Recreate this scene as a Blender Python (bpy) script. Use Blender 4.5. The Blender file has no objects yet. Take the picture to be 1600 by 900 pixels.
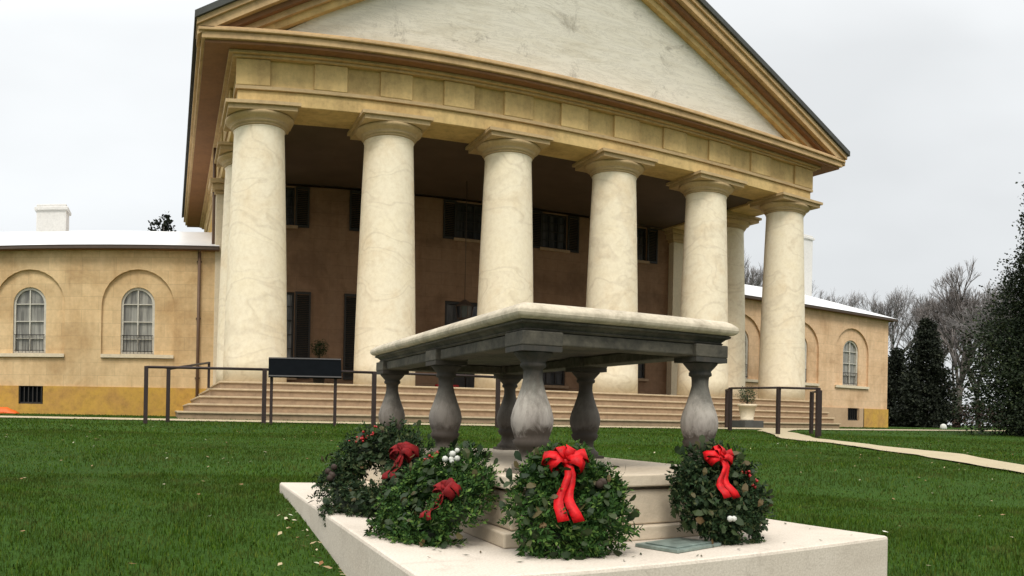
import bpy, bmesh, math, random
import numpy as np
from mathutils import Vector, Matrix
random.seed(7); RNG = np.random.default_rng(7)
PI = math.pi
sc = bpy.context.scene
COL = sc.collection

# ------------------------------------------------------------------ camera
CAM = Vector((-2.0966, -20.2465, -0.7024))
YAW, ROLL, FPX = 0.41638, 0.019636, 1287.0
cd = bpy.data.cameras.new('camera'); cam = bpy.data.objects.new('camera', cd); COL.objects.link(cam)
fw = Vector((math.sin(YAW), math.cos(YAW), 0)); r0 = Vector((math.cos(YAW), -math.sin(YAW), 0)); u0 = Vector((0, 0, 1))
rt = r0 * math.cos(ROLL) + u0 * math.sin(ROLL); up = -r0 * math.sin(ROLL) + u0 * math.cos(ROLL)
M = Matrix((rt, up, -fw)).transposed().to_4x4(); M.translation = CAM
cam.matrix_world = M
cd.type = 'PANO'
cd.panorama_type = 'CENTRAL_CYLINDRICAL'
cd.central_cylindrical_range_u_min = -800 / FPX
cd.central_cylindrical_range_u_max = 800 / FPX
cd.central_cylindrical_range_v_min = -(900 - 650.8) / FPX
cd.central_cylindrical_range_v_max = 650.8 / FPX
cd.central_cylindrical_radius = 1.0
cd.clip_start = 0.05; cd.clip_end = 2000
sc.camera = cam

# ------------------------------------------------------------------ world, sun, exposure
SUN_EL, SUN_AZ = math.radians(52), math.radians(205)     # azimuth clockwise from +Y
w = bpy.data.worlds.new('World'); sc.world = w; w.use_nodes = True
nt = w.node_tree; nt.nodes.clear()
def wn(t, **k):
    n = nt.nodes.new(t)
    for a, b in k.items(): setattr(n, a, b)
    return n
out = wn('ShaderNodeOutputWorld'); bg = wn('ShaderNodeBackground'); bg.inputs[1].default_value = 0.1
sky = wn('ShaderNodeTexSky'); sky.sky_type = 'NISHITA'; sky.sun_disc = False
sky.sun_elevation = SUN_EL; sky.sun_rotation = SUN_AZ; sky.air_density = 1.0; sky.dust_density = 3.0
tc = wn('ShaderNodeTexCoord'); sep = wn('ShaderNodeSeparateXYZ'); nt.links.new(tc.outputs['Generated'], sep.inputs[0])
ramp = wn('ShaderNodeValToRGB'); nt.links.new(sep.outputs[2], ramp.inputs[0])
e = ramp.color_ramp.elements
e[0].position = 0.0; e[0].color = (.34, .35, .355, 1)
e[1].position = 1.0; e[1].color = (1, 1, 1, 1)
m_ = ramp.color_ramp.elements.new(.42); m_.color = (.39, .40, .405, 1)
no = wn('ShaderNodeTexNoise'); no.inputs['Scale'].default_value = 2.2; no.inputs['Detail'].default_value = 4; no.inputs['Roughness'].default_value = .45
mpn = wn('ShaderNodeMapping'); mpn.inputs['Scale'].default_value = (1, 1, 2.6)
nt.links.new(tc.outputs['Generated'], mpn.inputs[0]); nt.links.new(mpn.outputs[0], no.inputs['Vector'])
mr = wn('ShaderNodeMapRange'); mr.inputs[1].default_value = .3; mr.inputs[2].default_value = .7; mr.inputs[3].default_value = .90; mr.inputs[4].default_value = 1.07
nt.links.new(no.outputs[0], mr.inputs[0])
mul = wn('ShaderNodeVectorMath', operation='MULTIPLY'); nt.links.new(ramp.outputs[0], mul.inputs[0]); nt.links.new(mr.outputs[0], mul.inputs[1])
mx_ = wn('ShaderNodeMapRange'); mx_.inputs[1].default_value = -.5; mx_.inputs[2].default_value = 1.0; mx_.inputs[3].default_value = 1.09; mx_.inputs[4].default_value = .93; nt.links.new(sep.outputs[0], mx_.inputs[0])
mul2 = wn('ShaderNodeVectorMath', operation='MULTIPLY'); nt.links.new(mul.outputs[0], mul2.inputs[0]); nt.links.new(mx_.outputs[0], mul2.inputs[1])
sca = wn('ShaderNodeVectorMath', operation='SCALE'); sca.inputs['Scale'].default_value = 25.0; nt.links.new(mul2.outputs[0], sca.inputs[0])
mixw = wn('ShaderNodeMix', data_type='RGBA'); mixw.inputs[0].default_value = 0.93
nt.links.new(sky.outputs[0], mixw.inputs[6]); nt.links.new(sca.outputs[0], mixw.inputs[7])
nt.links.new(mixw.outputs[2], bg.inputs[0]); nt.links.new(bg.outputs[0], out.inputs[0])
sl = bpy.data.lights.new('sun', 'SUN'); sl.energy = 2.0; sl.angle = math.radians(18); sl.color = (1, .95, .86)
so = bpy.data.objects.new('sun', sl); COL.objects.link(so)
sd = Vector((math.sin(SUN_AZ) * math.cos(SUN_EL), math.cos(SUN_AZ) * math.cos(SUN_EL), math.sin(SUN_EL)))
so.rotation_euler = (-sd).to_track_quat('-Z', 'Y').to_euler()
so.location = (-10, -30, 40)
vs = sc.view_settings; vs.view_transform = 'Standard'; vs.look = 'None'; vs.gamma = 1; vs.use_curve_mapping = False; vs.exposure = 0.0
sc.cycles.max_bounces = 6; sc.cycles.diffuse_bounces = 3; sc.cycles.use_denoising = True

# ------------------------------------------------------------------ helpers
def tag(o, label=None, cat=None, group=None, kind=None):
    if label: o['label'] = label
    if cat: o['category'] = cat
    if group: o['group'] = group
    if kind: o['kind'] = kind
    return o
WL = {}
def thing(name, label, cat, loc=(0, 0, 0), rotz=0, group=None, mat4=None):
    o = bpy.data.objects.new(name, None); COL.objects.link(o); o.empty_display_size = .2
    if mat4 is not None: o.matrix_world = mat4
    else: o.location = loc; o.rotation_euler = (0, 0, rotz)
    tag(o, label, cat, group); WL[o.name] = Vector(loc)
    return o
class MB:
    def __init__(s): s.v = []; s.f = []; s.sm = []
    def add(s, vs, fs, smooth=False):
        n = len(s.v); s.v += [tuple(v) for v in vs]; s.f += [tuple(i + n for i in f) for f in fs]; s.sm += [smooth] * len(fs); return s
    def box(s, x0, x1, y0, y1, z0, z1):
        return s.add([(x0, y0, z0), (x1, y0, z0), (x1, y1, z0), (x0, y1, z0), (x0, y0, z1), (x1, y0, z1), (x1, y1, z1), (x0, y1, z1)],
                     [(0, 3, 2, 1), (4, 5, 6, 7), (0, 1, 5, 4), (1, 2, 6, 5), (2, 3, 7, 6), (3, 0, 4, 7)])
    def lathe(s, prof, cx=0, cy=0, n=32, smooth=True):
        vs = []; k = len(prof)
        for r, z in prof:
            for i in range(n):
                a = 2 * PI * i / n; vs.append((cx + r * math.cos(a), cy + r * math.sin(a), z))
        fs = [(j * n + i, j * n + (i + 1) % n, (j + 1) * n + (i + 1) % n, (j + 1) * n + i) for j in range(k - 1) for i in range(n)]
        s.add(vs, fs, smooth)
        b = len(s.v) - len(vs)
        s.f.append(tuple(b + i for i in range(n))[::-1]); s.sm.append(False)
        s.f.append(tuple(b + (k - 1) * n + i for i in range(n))); s.sm.append(False)
        return s
    def tube(s, p, q, r0, r1=None, n=8, smooth=True):
        r1 = r0 if r1 is None else r1
        p = Vector(p); q = Vector(q); d = (q - p)
        if d.length < 1e-6: return s
        d.normalize(); a = d.orthogonal().normalized(); b = d.cross(a)
        vs = [p + (a * math.cos(2 * PI * i / n) + b * math.sin(2 * PI * i / n)) * r0 for i in range(n)] + \
             [q + (a * math.cos(2 * PI * i / n) + b * math.sin(2 * PI * i / n)) * r1 for i in range(n)]
        fs = [(i, (i + 1) % n, n + (i + 1) % n, n + i) for i in range(n)]
        s.add(vs, fs, smooth); b0 = len(s.v) - 2 * n
        s.f += [tuple(b0 + i for i in range(n))[::-1], tuple(b0 + n + i for i in range(n))]; s.sm += [False, False]
        return s
    def prism(s, poly, axis, a, b):
        """poly: list of 2D points; axis 'y': points are (x,z) extruded y a..b ; 'x': (y,z); 'z': (x,y)"""
        def P(p, t): return {'y': (p[0], t, p[1]), 'x': (t, p[0], p[1]), 'z': (p[0], p[1], t)}[axis]
        n = len(poly); vs = [P(p, a) for p in poly] + [P(p, b) for p in poly]
        fs = [tuple(range(n)), tuple(range(2 * n - 1, n - 1, -1))] + [(i, (i + 1) % n, n + (i + 1) % n, n + i)[::-1] for i in range(n)]
        return s.add(vs, fs)
def mesh(name, mb, mat, bevel=0, recalc=True):
    me = bpy.data.meshes.new(name); me.from_pydata(mb.v, [], mb.f)
    me.polygons.foreach_set('use_smooth', mb.sm)
    if recalc:
        bm = bmesh.new(); bm.from_mesh(me); bmesh.ops.recalc_face_normals(bm, faces=bm.faces)
        bm.to_mesh(me); bm.free()
    for m in (mat if isinstance(mat, (list, tuple)) else [mat]): me.materials.append(m)
    me.update(); return me
def part(name, mb, mat, parent=None, bevel=0, local=False, off=None, recalc=True):
    """mesh object; vertices given in world space unless local"""
    if parent is not None and not local:
        o0 = WL[parent.name]; mb2 = MB(); mb2.v = [(x - o0.x, y - o0.y, z - o0.z) for x, y, z in mb.v]; mb2.f = mb.f; mb2.sm = mb.sm; mb = mb2
    o = bpy.data.objects.new(name, mesh(name, mb, mat, recalc=recalc)); COL.objects.link(o)
    if parent is not None:
        o.parent = parent; WL[o.name] = WL.get(parent.name, Vector((0, 0, 0))).copy()
    if bevel:
        m = o.modifiers.new('bevel', 'BEVEL'); m.width = bevel; m.segments = 2; m.limit_method = 'ANGLE'; m.angle_limit = math.radians(40)
    return o
def cut(o, cutters):
    """cut the union of cutter meshes (world = same frame as o's mesh) out of o and bake the result"""
    dg = None; tmp = []
    for mb in cutters:
        me = mesh('c', mb, []); c = bpy.data.objects.new('c', me); COL.objects.link(c); tmp.append(c)
        c.matrix_world = Matrix.Identity(4)
        m = o.modifiers.new('b', 'BOOLEAN'); m.operation = 'DIFFERENCE'; m.solver = 'EXACT'; m.object = c
    par = o.parent; o.parent = None; o.matrix_world = Matrix.Identity(4)
    bpy.context.view_layer.update(); dg = bpy.context.evaluated_depsgraph_get()
    me = bpy.data.meshes.new_from_object(o.evaluated_get(dg)); o.modifiers.clear(); o.data = me
    for c in tmp: bpy.data.objects.remove(c)
    o.parent = par
    return o
def shift(mb, v):
    m = MB(); m.v = [(x - v[0], y - v[1], z - v[2]) for x, y, z in mb.v]; m.f = mb.f; m.sm = mb.sm; return m

# ------------------------------------------------------------------ materials
def new_mat(name):
    m = bpy.data.materials.new(name); m.use_nodes = True; nt = m.node_tree; nt.nodes.clear()
    o = nt.nodes.new('ShaderNodeOutputMaterial'); b = nt.nodes.new('ShaderNodeBsdfPrincipled'); nt.links.new(b.outputs[0], o.inputs[0])
    return m, nt, b
def N(nt, t, **k):
    n = nt.nodes.new(t)
    for a, b in k.items():
        if a in ('inp',):
            for i, v in b.items(): n.inputs[i].default_value = v
        else: setattr(n, a, b)
    return n
def noise(nt, vec, scale, detail=6, rough=.6, dist=0):
    n = N(nt, 'ShaderNodeTexNoise'); n.inputs['Scale'].default_value = scale; n.inputs['Detail'].default_value = detail
    n.inputs['Roughness'].default_value = rough; n.inputs['Distortion'].default_value = dist
    nt.links.new(vec, n.inputs['Vector']); return n.outputs[0]
def cramp(nt, fac, stops):
    n = N(nt, 'ShaderNodeValToRGB'); nt.links.new(fac, n.inputs[0]); el = n.color_ramp.elements
    while len(el) < len(stops): el.new(.5)
    for i, (p, c) in enumerate(stops): el[i].position = p; el[i].color = (*c, 1) if len(c) == 3 else c
    return n.outputs[0]
def mixc(nt, fac, a, b, blend='MIX'):
    n = N(nt, 'ShaderNodeMix', data_type='RGBA', blend_type=blend)
    for s, i in ((fac, 0), (a, 6), (b, 7)):
        if isinstance(s, (int, float)): n.inputs[i].default_value = s
        elif isinstance(s, tuple): n.inputs[i].default_value = (*s, 1)
        else: nt.links.new(s, n.inputs[i])
    return n.outputs[2]
def coords(nt, rnd=True, scale=(1, 1, 1)):
    tc = N(nt, 'ShaderNodeTexCoord'); mp = N(nt, 'ShaderNodeMapping'); mp.inputs['Scale'].default_value = scale
    nt.links.new(tc.outputs['Object'], mp.inputs[0])
    if rnd:
        oi = N(nt, 'ShaderNodeObjectInfo'); mu = N(nt, 'ShaderNodeMath', operation='MULTIPLY'); mu.inputs[1].default_value = 57.0
        nt.links.new(oi.outputs['Random'], mu.inputs[0]); nt.links.new(mu.outputs[0], mp.inputs['Location'])
    return mp.outputs[0]
def bump(nt, b, h, strength=.3, dist=.02):
    n = N(nt, 'ShaderNodeBump'); n.inputs['Strength'].default_value = strength; n.inputs['Distance'].default_value = dist
    nt.links.new(h, n.inputs['Height']); nt.links.new(n.outputs[0], b.inputs['Normal'])
def mul(c, k): return tuple(min(1, x * k) for x in c)
def stone(name, base, dark=None, lo=.42, hi=.72, s1=1.2, s2=14, rough=.85, bumps=.25, amount=.8, streak=False, spots=.15):
    m, nt, b = new_mat(name); v = coords(nt)
    v2 = coords(nt, scale=(1, 1, .18)) if streak else v
    dark = dark or mul(base, .55)
    n1 = noise(nt, v2, s1, 8, .65, .3); n2 = noise(nt, v, s2, 6, .7)
    c = cramp(nt, n1, [(lo, base), (hi, tuple(base[i] * (1 - amount) + dark[i] * amount for i in range(3)))])
    c2 = cramp(nt, n2, [(.3, mul(base, 1 - spots * 1.6)), (.5, base), (.72, mul(base, 1 + spots))])
    c = mixc(nt, .5, c, c2)
    nt.links.new(c, b.inputs['Base Color']); b.inputs['Roughness'].default_value = rough
    hs = N(nt, 'ShaderNodeMath', operation='ADD'); nt.links.new(n2, hs.inputs[0]); nt.links.new(n1, hs.inputs[1])
    bump(nt, b, hs.outputs[0], bumps, .015)
    return m
def plain(name, base, rough=.6, metal=0, spots=.15, s=8, bumps=.08):
    m, nt, b = new_mat(name); v = coords(nt); n = noise(nt, v, s, 5, .6)
    c = cramp(nt, n, [(.3, mul(base, 1 - spots)), (.7, mul(base, 1 + spots))])
    nt.links.new(c, b.inputs['Base Color']); b.inputs['Roughness'].default_value = rough; b.inputs['Metallic'].default_value = metal
    if bumps: bump(nt, b, n, bumps, .005)
    return m
def leafy(name, c1, c2, c3=None, rough=.55, trans=.0):
    m, nt, b = new_mat(name); g = N(nt, 'ShaderNodeNewGeometry')
    st = [(0, c1), (.75, c2)] + ([(1, c3)] if c3 else [])
    c = cramp(nt, g.outputs['Random Per Island'], st)
    nt.links.new(c, b.inputs['Base Color']); b.inputs['Roughness'].default_value = rough
    b.inputs['Specular IOR Level'].default_value = .25
    return m

def column_mat():
    m, nt, b = new_mat('column marbled stucco'); v = coords(nt)
    base = (.82, .71, .51)
    n1 = noise(nt, v, .9, 6, .6, .4)
    vd = coords(nt, scale=(1, 1, .8))
    mpr = N(nt, 'ShaderNodeMapping'); mpr.inputs['Rotation'].default_value = (.6, .5, 0); mpr.inputs['Scale'].default_value = (.9, .9, 2.2); nt.links.new(vd, mpr.inputs[0])
    vn = noise(nt, mpr.outputs[0], .62, 3, .45, .5)
    vein = cramp(nt, vn, [(.445, (0, 0, 0)), (.475, (.32, .32, .32)), (.50, (0, 0, 0)), (.545, (0, 0, 0)), (.565, (.18, .18, .18)), (.585, (0, 0, 0))])
    c = cramp(nt, n1, [(.35, base), (.5, (.82, .72, .54)), (.68, (.74, .60, .40))])
    c = mixc(nt, vein, c, (.42, .31, .19))
    n2 = noise(nt, v, 9, 5, .7); c = mixc(nt, .25, c, cramp(nt, n2, [(.35, (.60, .50, .35)), (.6, (.90, .82, .66))]))
    # drum joints
    nt.links.new(c, b.inputs['Base Color']); b.inputs['Roughness'].default_value = .8
    bump(nt, b, n2, .15, .01); return m
def stucco_mat(name, base, dark, bw=1.1, bh=.42):
    """stucco scored in imitation of ashlar"""
    m, nt, b = new_mat(name); v = coords(nt, rnd=False)
    tc = N(nt, 'ShaderNodeTexCoord'); sp = N(nt, 'ShaderNodeSeparateXYZ'); nt.links.new(tc.outputs['Object'], sp.inputs[0])
    ad = N(nt, 'ShaderNodeMath', operation='ADD'); nt.links.new(sp.outputs[0], ad.inputs[0]); nt.links.new(sp.outputs[1], ad.inputs[1])
    cb = N(nt, 'ShaderNodeCombineXYZ'); nt.links.new(ad.outputs[0], cb.inputs[0]); nt.links.new(sp.outputs[2], cb.inputs[1])
    br = N(nt, 'ShaderNodeTexBrick'); nt.links.new(cb.outputs[0], br.inputs['Vector'])
    br.inputs['Scale'].default_value = 1; br.inputs['Brick Width'].default_value = bw; br.inputs['Row Height'].default_value = bh
    br.inputs['Mortar Size'].default_value = .009; br.inputs['Mortar Smooth'].default_value = .6; br.inputs['Bias'].default_value = 0
    br.inputs['Color1'].default_value = (*mul(base, 1.05), 1); br.inputs['Color2'].default_value = (*mul(base, .93), 1); br.inputs['Mortar'].default_value = (*mul(base, .78), 1)
    n1 = noise(nt, v, .55, 8, .65, .5); n2 = noise(nt, v, 7, 6, .7)
    st = cramp(nt, n1, [(.36, (1.04, 1.04, 1.05)), (.50, (.97, .96, .94)), (.68, tuple(.94 * dark[i] / base[i] for i in range(3)))])
    n4 = noise(nt, coords(nt, rnd=False, scale=(1, 1, .12)), 2.6, 7, .7)
    st = mixc(nt, 1, st, cramp(nt, n4, [(.42, (1.03, 1.03, 1.03)), (.62, (.93, .90, .87)), (.72, (.80, .75, .70))]), 'MULTIPLY')
    st2 = cramp(nt, n2, [(.3, (.86, .86, .86)), (.65, (1.04, 1.04, 1.04))])
    c = mixc(nt, 1, mixc(nt, 1, br.outputs[0], st, 'MULTIPLY'), st2, 'MULTIPLY')
    nt.links.new(c, b.inputs['Base Color']); b.inputs['Roughness'].default_value = .9
    bump(nt, b, n2, .2, .01); return m

M_COL = column_mat()
M_CAP = stone('capital stucco', (.50, .36, .19), (.28, .17, .08), s1=2.2, streak=False)
M_ENT = stone('entablature stucco', (.62, .435, .185), (.20, .11, .035), hi=.62, s1=1.1, s2=7, streak=True, spots=.22)
M_COR = stone('cornice paint', (.55, .37, .185), (.2, .11, .05), s1=1.5, s2=8, spots=.2)
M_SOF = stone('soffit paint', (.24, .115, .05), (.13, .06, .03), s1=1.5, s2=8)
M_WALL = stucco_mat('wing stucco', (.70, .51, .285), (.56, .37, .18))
M_PORCHWALL = stucco_mat('shaded porch wall stucco', (.27, .165, .10), (.18, .105, .06))  # same stucco as the wings, with the porch shade put into its colour
M_WALLR = stucco_mat('right wing stucco', (.71, .49, .30), (.56, .35, .19))
M_BASE = stone('ochre base stucco', (.54, .32, .055), (.36, .17, .08), lo=.40, hi=.60, s1=1.3, s2=6, spots=.28)
M_TYMP = None
M_ANTA = stone('pale anta stucco', (.68, .58, .42), (.5, .4, .27), s1=1.2)
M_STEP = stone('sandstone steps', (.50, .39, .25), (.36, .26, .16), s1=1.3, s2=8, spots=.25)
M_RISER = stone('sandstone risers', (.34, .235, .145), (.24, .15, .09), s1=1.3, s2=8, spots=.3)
M_PATH = stone('gravel path', (.42, .35, .22), (.28, .22, .13), s1=1.2, s2=40, bumps=.6)
M_ROOFD = stone('slate roof', (.055, .055, .05), (.10, .11, .10), s1=3, s2=10)
M_ROOFL = plain('pale metal roof', (.70, .70, .69), .35, 0, .05, 2)
M_CHIM = stone('whitewashed chimney', (.66, .64, .61), (.55, .52, .48), s1=1.5, amount=.4)
M_STONEB = stone('tan base stucco', (.48, .33, .20), (.30, .18, .10), s1=1.2, s2=8)
M_GUT = plain('dark gutter paint', (.07, .045, .03), .6)
M_PIPE = plain('brown downpipe paint', (.13, .075, .045), .6)
M_DARKWOOD = plain('dark green shutter paint', (.018, .015, .012), .6)
M_FENCE = plain('brown fence paint', (.022, .010, .007), .65, 0, .3, 14)
M_SIGN = plain('black panel', (.004, .005, .006), .95)
M_SIGN.node_tree.nodes['Principled BSDF'].inputs['Specular IOR Level'].default_value = .05
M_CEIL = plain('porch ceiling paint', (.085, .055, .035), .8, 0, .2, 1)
M_WHITE = plain('white window paint', (.55, .52, .45), .6)
def plinth_mat():
    m, nt, b = new_mat('pale granite plinth'); v = coords(nt, rnd=False)
    n1 = noise(nt, v, 2.2, 9, .68, .6); n2 = noise(nt, v, 130, 3, .7); n3 = noise(nt, v, 7, 9, .75, 1.2)
    c = cramp(nt, n1, [(.34, (.60, .53, .44)), (.55, (.54, .47, .38)), (.72, (.38, .32, .25))])
    c = mixc(nt, cramp(nt, n3, [(.56, (0, 0, 0)), (.68, (.55, .55, .55))]), c, (.30, .25, .19))
    c = mixc(nt, .35, c, cramp(nt, n2, [(.36, (.38, .33, .28)), (.52, (.60, .53, .45)), (.66, (.72, .66, .58))]))
    nt.links.new(c, b.inputs['Base Color']); b.inputs['Roughness'].default_value = .85
    bump(nt, b, n2, .35, .003); return m
M_PLINTH = plinth_mat()
def tomb_mat(name, light, dark, lo, hi, scale=5.0):
    m, nt, b = new_mat(name); v = coords(nt)
    n1 = noise(nt, v, scale, 9, .68, .6); n2 = noise(nt, v, 40, 6, .7); n3 = noise(nt, coords(nt, scale=(3, 3, .5)), 5, 6, .6)
    c = cramp(nt, n1, [(lo, light), ((lo + hi) / 2, mul(light, .55)), (hi, dark)])
    c = mixc(nt, cramp(nt, n3, [(.45, (0, 0, 0)), (.75, (.6, .6, .6))]), c, mul(dark, 1.3))
    c = mixc(nt, .35, c, cramp(nt, n2, [(.3, mul(dark, .9)), (.62, light)]))
    nt.links.new(c, b.inputs['Base Color']); b.inputs['Roughness'].default_value = .85; bump(nt, b, n2, .4, .004); return m
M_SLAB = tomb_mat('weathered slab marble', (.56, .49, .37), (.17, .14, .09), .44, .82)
M_UNDER = tomb_mat('dark mottled marble', (.13, .115, .085), (.022, .021, .016), .33, .58)  # darker, mottled marble for the rails, blocks and moulding below the slab
def baluster_mat(name='grimy baluster marble', darken=0):
    m, nt, b = new_mat(name); v = coords(nt)
    tc = N(nt, 'ShaderNodeTexCoord'); sp = N(nt, 'ShaderNodeSeparateXYZ'); nt.links.new(tc.outputs['Object'], sp.inputs[0])
    n1 = noise(nt, v, 14, 8, .7, .4)
    ad = N(nt, 'ShaderNodeMath', operation='MULTIPLY_ADD'); nt.links.new(n1, ad.inputs[0]); ad.inputs[1].default_value = .16; nt.links.new(sp.outputs[2], ad.inputs[2])
    # crusted black below the belly; black again on the head, pale on the belly
    c = cramp(nt, ad.outputs[0], [(.0, (.30, .26, .20)), (.34, (.22, .19, .15)), (.40, (.05, .04, .03)), (.445, (.05, .035, .025)), (.475, (.34, .30, .27)), (.55, (.42, .38, .33)), (.61, (.17, .16, .135)), (.67, (.03, .03, .025))])
    n2 = noise(nt, coords(nt, scale=(1, 1, .25)), 30, 5, .7)
    c = mixc(nt, cramp(nt, n2, [(.45, (0, 0, 0)), (.7, (.6, .6, .6))]), c, (.08, .06, .045))
    if darken: c = mixc(nt, darken, c, (.045, .036, .028))
    nt.links.new(c, b.inputs['Base Color']); b.inputs['Roughness'].default_value = .85; bump(nt, b, n1, .3, .004); return m
M_BAL = baluster_mat(darken=.14); M_BALD = baluster_mat('shaded baluster marble', .78); M_BALM = baluster_mat('half shaded baluster marble', .6)  # inner and rear balusters have the slab's shade mixed into their colour
M_PED = stone('pedestal limestone', (.58, .49, .37), (.34, .26, .17), s1=4, s2=30, spots=.12)
M_BRONZE = plain('verdigris bronze', (.20, .25, .22), .5, .3, .35, 20)
M_RED = plain('red ribbon', (.50, .003, .006), .55, 0, .45, 30, .5)
M_DKRED = plain('dark red ribbon', (.17, .004, .005), .8, 0, .45, 30, .5)
M_LEAF = leafy('fir green', (.008, .030, .004), (.030, .080, .010), (.12, .19, .035), .8)
M_LEAFD = leafy('dark fir green', (.006, .018, .005), (.018, .042, .010), (.075, .085, .03), .8)
M_BROAD = leafy('broad wreath leaves', (.008, .022, .006), (.030, .045, .012), (.10, .060, .024), .6)
M_WIRE = plain('brown twig', (.035, .02, .012), .8)
for _m in (M_RED, M_DKRED): _m.node_tree.nodes['Principled BSDF'].inputs['Specular IOR Level'].default_value = .25
M_CORE = plain('dark moss', (.010, .018, .006), .9)
M_COTTON = plain('white cotton', (.55, .55, .50), .9)
M_BERRY = plain('red berry', (.35, .01, .01), .4)
M_BARK = stone('grey bark', (.10, .085, .07), (.05, .04, .03), s1=8, s2=30)
M_TWIG = plain('grey twigs', (.20, .185, .18), .9)
M_TWIGB = plain('brown twigs', (.15, .13, .12), .9)
M_NEEDLE = leafy('evergreen needles', (.008, .014, .006), (.020, .032, .012), (.05, .065, .022), .7)
M_NEEDLE2 = leafy('dull evergreen needles', (.008, .011, .007), (.02, .026, .014), (.04, .045, .025), .8)
M_HEDGE = leafy('russet hedge leaves', (.025, .016, .012), (.05, .03, .02), (.07, .04, .025), .8)
M_ORANGE = plain('orange plastic mesh', (.75, .12, .01), .55, 0, .2, 30)

# ------------------------------------------------------------------ ground
def g(x, y):
    if y > -3.5: z = -.90
    elif y > -15.5: z = -.90 - .30 * ((-3.5 - y) / 12.)
    else: z = -1.20 - .055 * (-15.5 - y)
    return max(z, -4.0)
gx = sorted(set([-400, -250, -150, -100, -70, -50, -40] + list(np.arange(-32, 46, 1.0)) + [50, 60, 75, 100, 150, 250, 400]))
gy = sorted(set([-400, -200, -120, -80, -60, -45] + list(np.arange(-36, 24, .75)) + [28, 35, 45, 60, 90, 140, 220, 400]))
mb = MB(); nx = len(gx)
for yy in gy:
    for xx in gx:
        n_ = .012 * math.sin(xx * 1.3 + yy * .7) + .010 * math.sin(yy * 1.9 - xx * .5)
        k = 1 if yy < -5 else 0
        mb.v.append((xx, yy, g(xx, yy) + n_ * k))
for j in range(len(gy) - 1):
    for i in range(nx - 1):
        a = j * nx + i; mb.f.append((a, a + 1, a + nx + 1, a + nx)); mb.sm.append(True)
def ground_mat():
    m, nt, b = new_mat('lawn ground'); v = coords(nt, rnd=False)
    n1 = noise(nt, v, .35, 5, .6); n2 = noise(nt, v, 3.5, 8, .75); n3 = noise(nt, v, 45, 4, .7)
    c = cramp(nt, n2, [(.3, (.016, .036, .004)), (.55, (.032, .070, .007)), (.75, (.06, .088, .014))])
    c = mixc(nt, .5, c, cramp(nt, n1, [(.35, (.024, .055, .006)), (.65, (.045, .10, .010))]))
    c = mixc(nt, .35, c, cramp(nt, n3, [(.35, (.008, .018, .004)), (.65, (.05, .11, .02))]))
    nt.links.new(c, b.inputs['Base Color']); b.inputs['Roughness'].default_value = 1; b.inputs['Specular IOR Level'].default_value = .1
    bump(nt, b, n3, .6, .03); return m
ground = part('ground', mb, ground_mat(), recalc=False); tag(ground, kind='structure')

def strip(name, pts, hw, mat, lift=.016, seg=.5):
    P = [Vector(p) for p in pts]; S = []
    for a, b in zip(P[:-1], P[1:]):
        n = max(1, int((b - a).length / seg)); S += [a + (b - a) * (i / n) for i in range(n)]
    S.append(P[-1]); mb = MB()
    for i, p in enumerate(S):
        t = (S[min(i + 1, len(S) - 1)] - S[max(i - 1, 0)]).normalized(); nn = Vector((-t.y, t.x))
        for k in range(7):
            q = p + nn * (hw * (k / 3 - 1)); jitter = .03 * math.sin(i * 2.1 + k) if k in (0, 6) else 0
            q = q + nn * jitter
            n_ = .012 * math.sin(q.x * 1.3 + q.y * .7) + .010 * math.sin(q.y * 1.9 - q.x * .5)
            kk = min(1, max(0, (-4.25 - q.y) / .75))
            mb.v.append((q.x, q.y, g(q.x, q.y) + lift + n_ * kk))
        if i:
            for k in range(6):
                a = (i - 1) * 7 + k; mb.f.append((a, a + 1, a + 8, a + 7)); mb.sm.append(True)
    o = part(name, mb, mat, recalc=False); tag(o, kind='structure'); return o
strip('front_path', [(-34, -3.5), (34, -3.5)], .75, M_PATH, .014)
PATH_C = [(13.2, -3.9), (11.4, -5.2), (9.1, -8.6), (8.35, -10.6), (7.2, -13.4), (6.1, -15.3), (4.6, -18.0), (3.0, -22), (1, -28)]
strip('side_path', PATH_C, .37, M_PATH, .022)

# ------------------------------------------------------------------ mansion
XC = 8.25
H0 = Vector((XC, 6.0, -.9))
house = thing('mansion', 'cream Greek revival mansion with six front columns, broad pediment and low arched-window wings', 'mansion', H0)

# --- steps and porch floor
for k in range(5):
    r = .26 * k; z1 = -.18 * k
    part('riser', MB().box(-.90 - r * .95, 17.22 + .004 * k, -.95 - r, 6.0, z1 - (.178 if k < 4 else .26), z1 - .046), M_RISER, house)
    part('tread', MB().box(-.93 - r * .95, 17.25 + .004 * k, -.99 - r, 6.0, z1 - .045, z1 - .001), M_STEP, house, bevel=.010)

# --- columns
def col_profile():
    p = []
    for i in range(13):
        t = i / 12; z = t * 6.12; r = .79 - .165 * t ** 1.35
        p.append((r, z))
    return p
mbs = MB().lathe(col_profile() + [(.625, 6.14), (.645, 6.16), (.62, 6.175)], n=48)
mbc = MB().lathe([(.62, 6.175), (.66, 6.19), (.66, 6.215), (.64, 6.225), (.70, 6.245), (.71, 6.27), (.69, 6.285), (.76, 6.33), (.83, 6.38), (.855, 6.43), (.83, 6.455)], n=48)
mbc.box(-.83, .83, -.83, .83, 6.455, 6.56); mbc.box(-.90, .90, -.90, .90, 6.562, 6.64)
me_s = mesh('column', mbs, M_COL); me_c = mesh('capital', mbc, M_CAP)
for (x, y) in [(i * 3.3, 0) for i in range(6)] + [(0, 3.1), (16.5, 3.1)]:
    o = bpy.data.objects.new('column', me_s); COL.objects.link(o); o.parent = house; o.location = Vector((x, y, 0)) - H0
    c = bpy.data.objects.new('capital', me_c); COL.objects.link(c); c.parent = o

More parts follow.
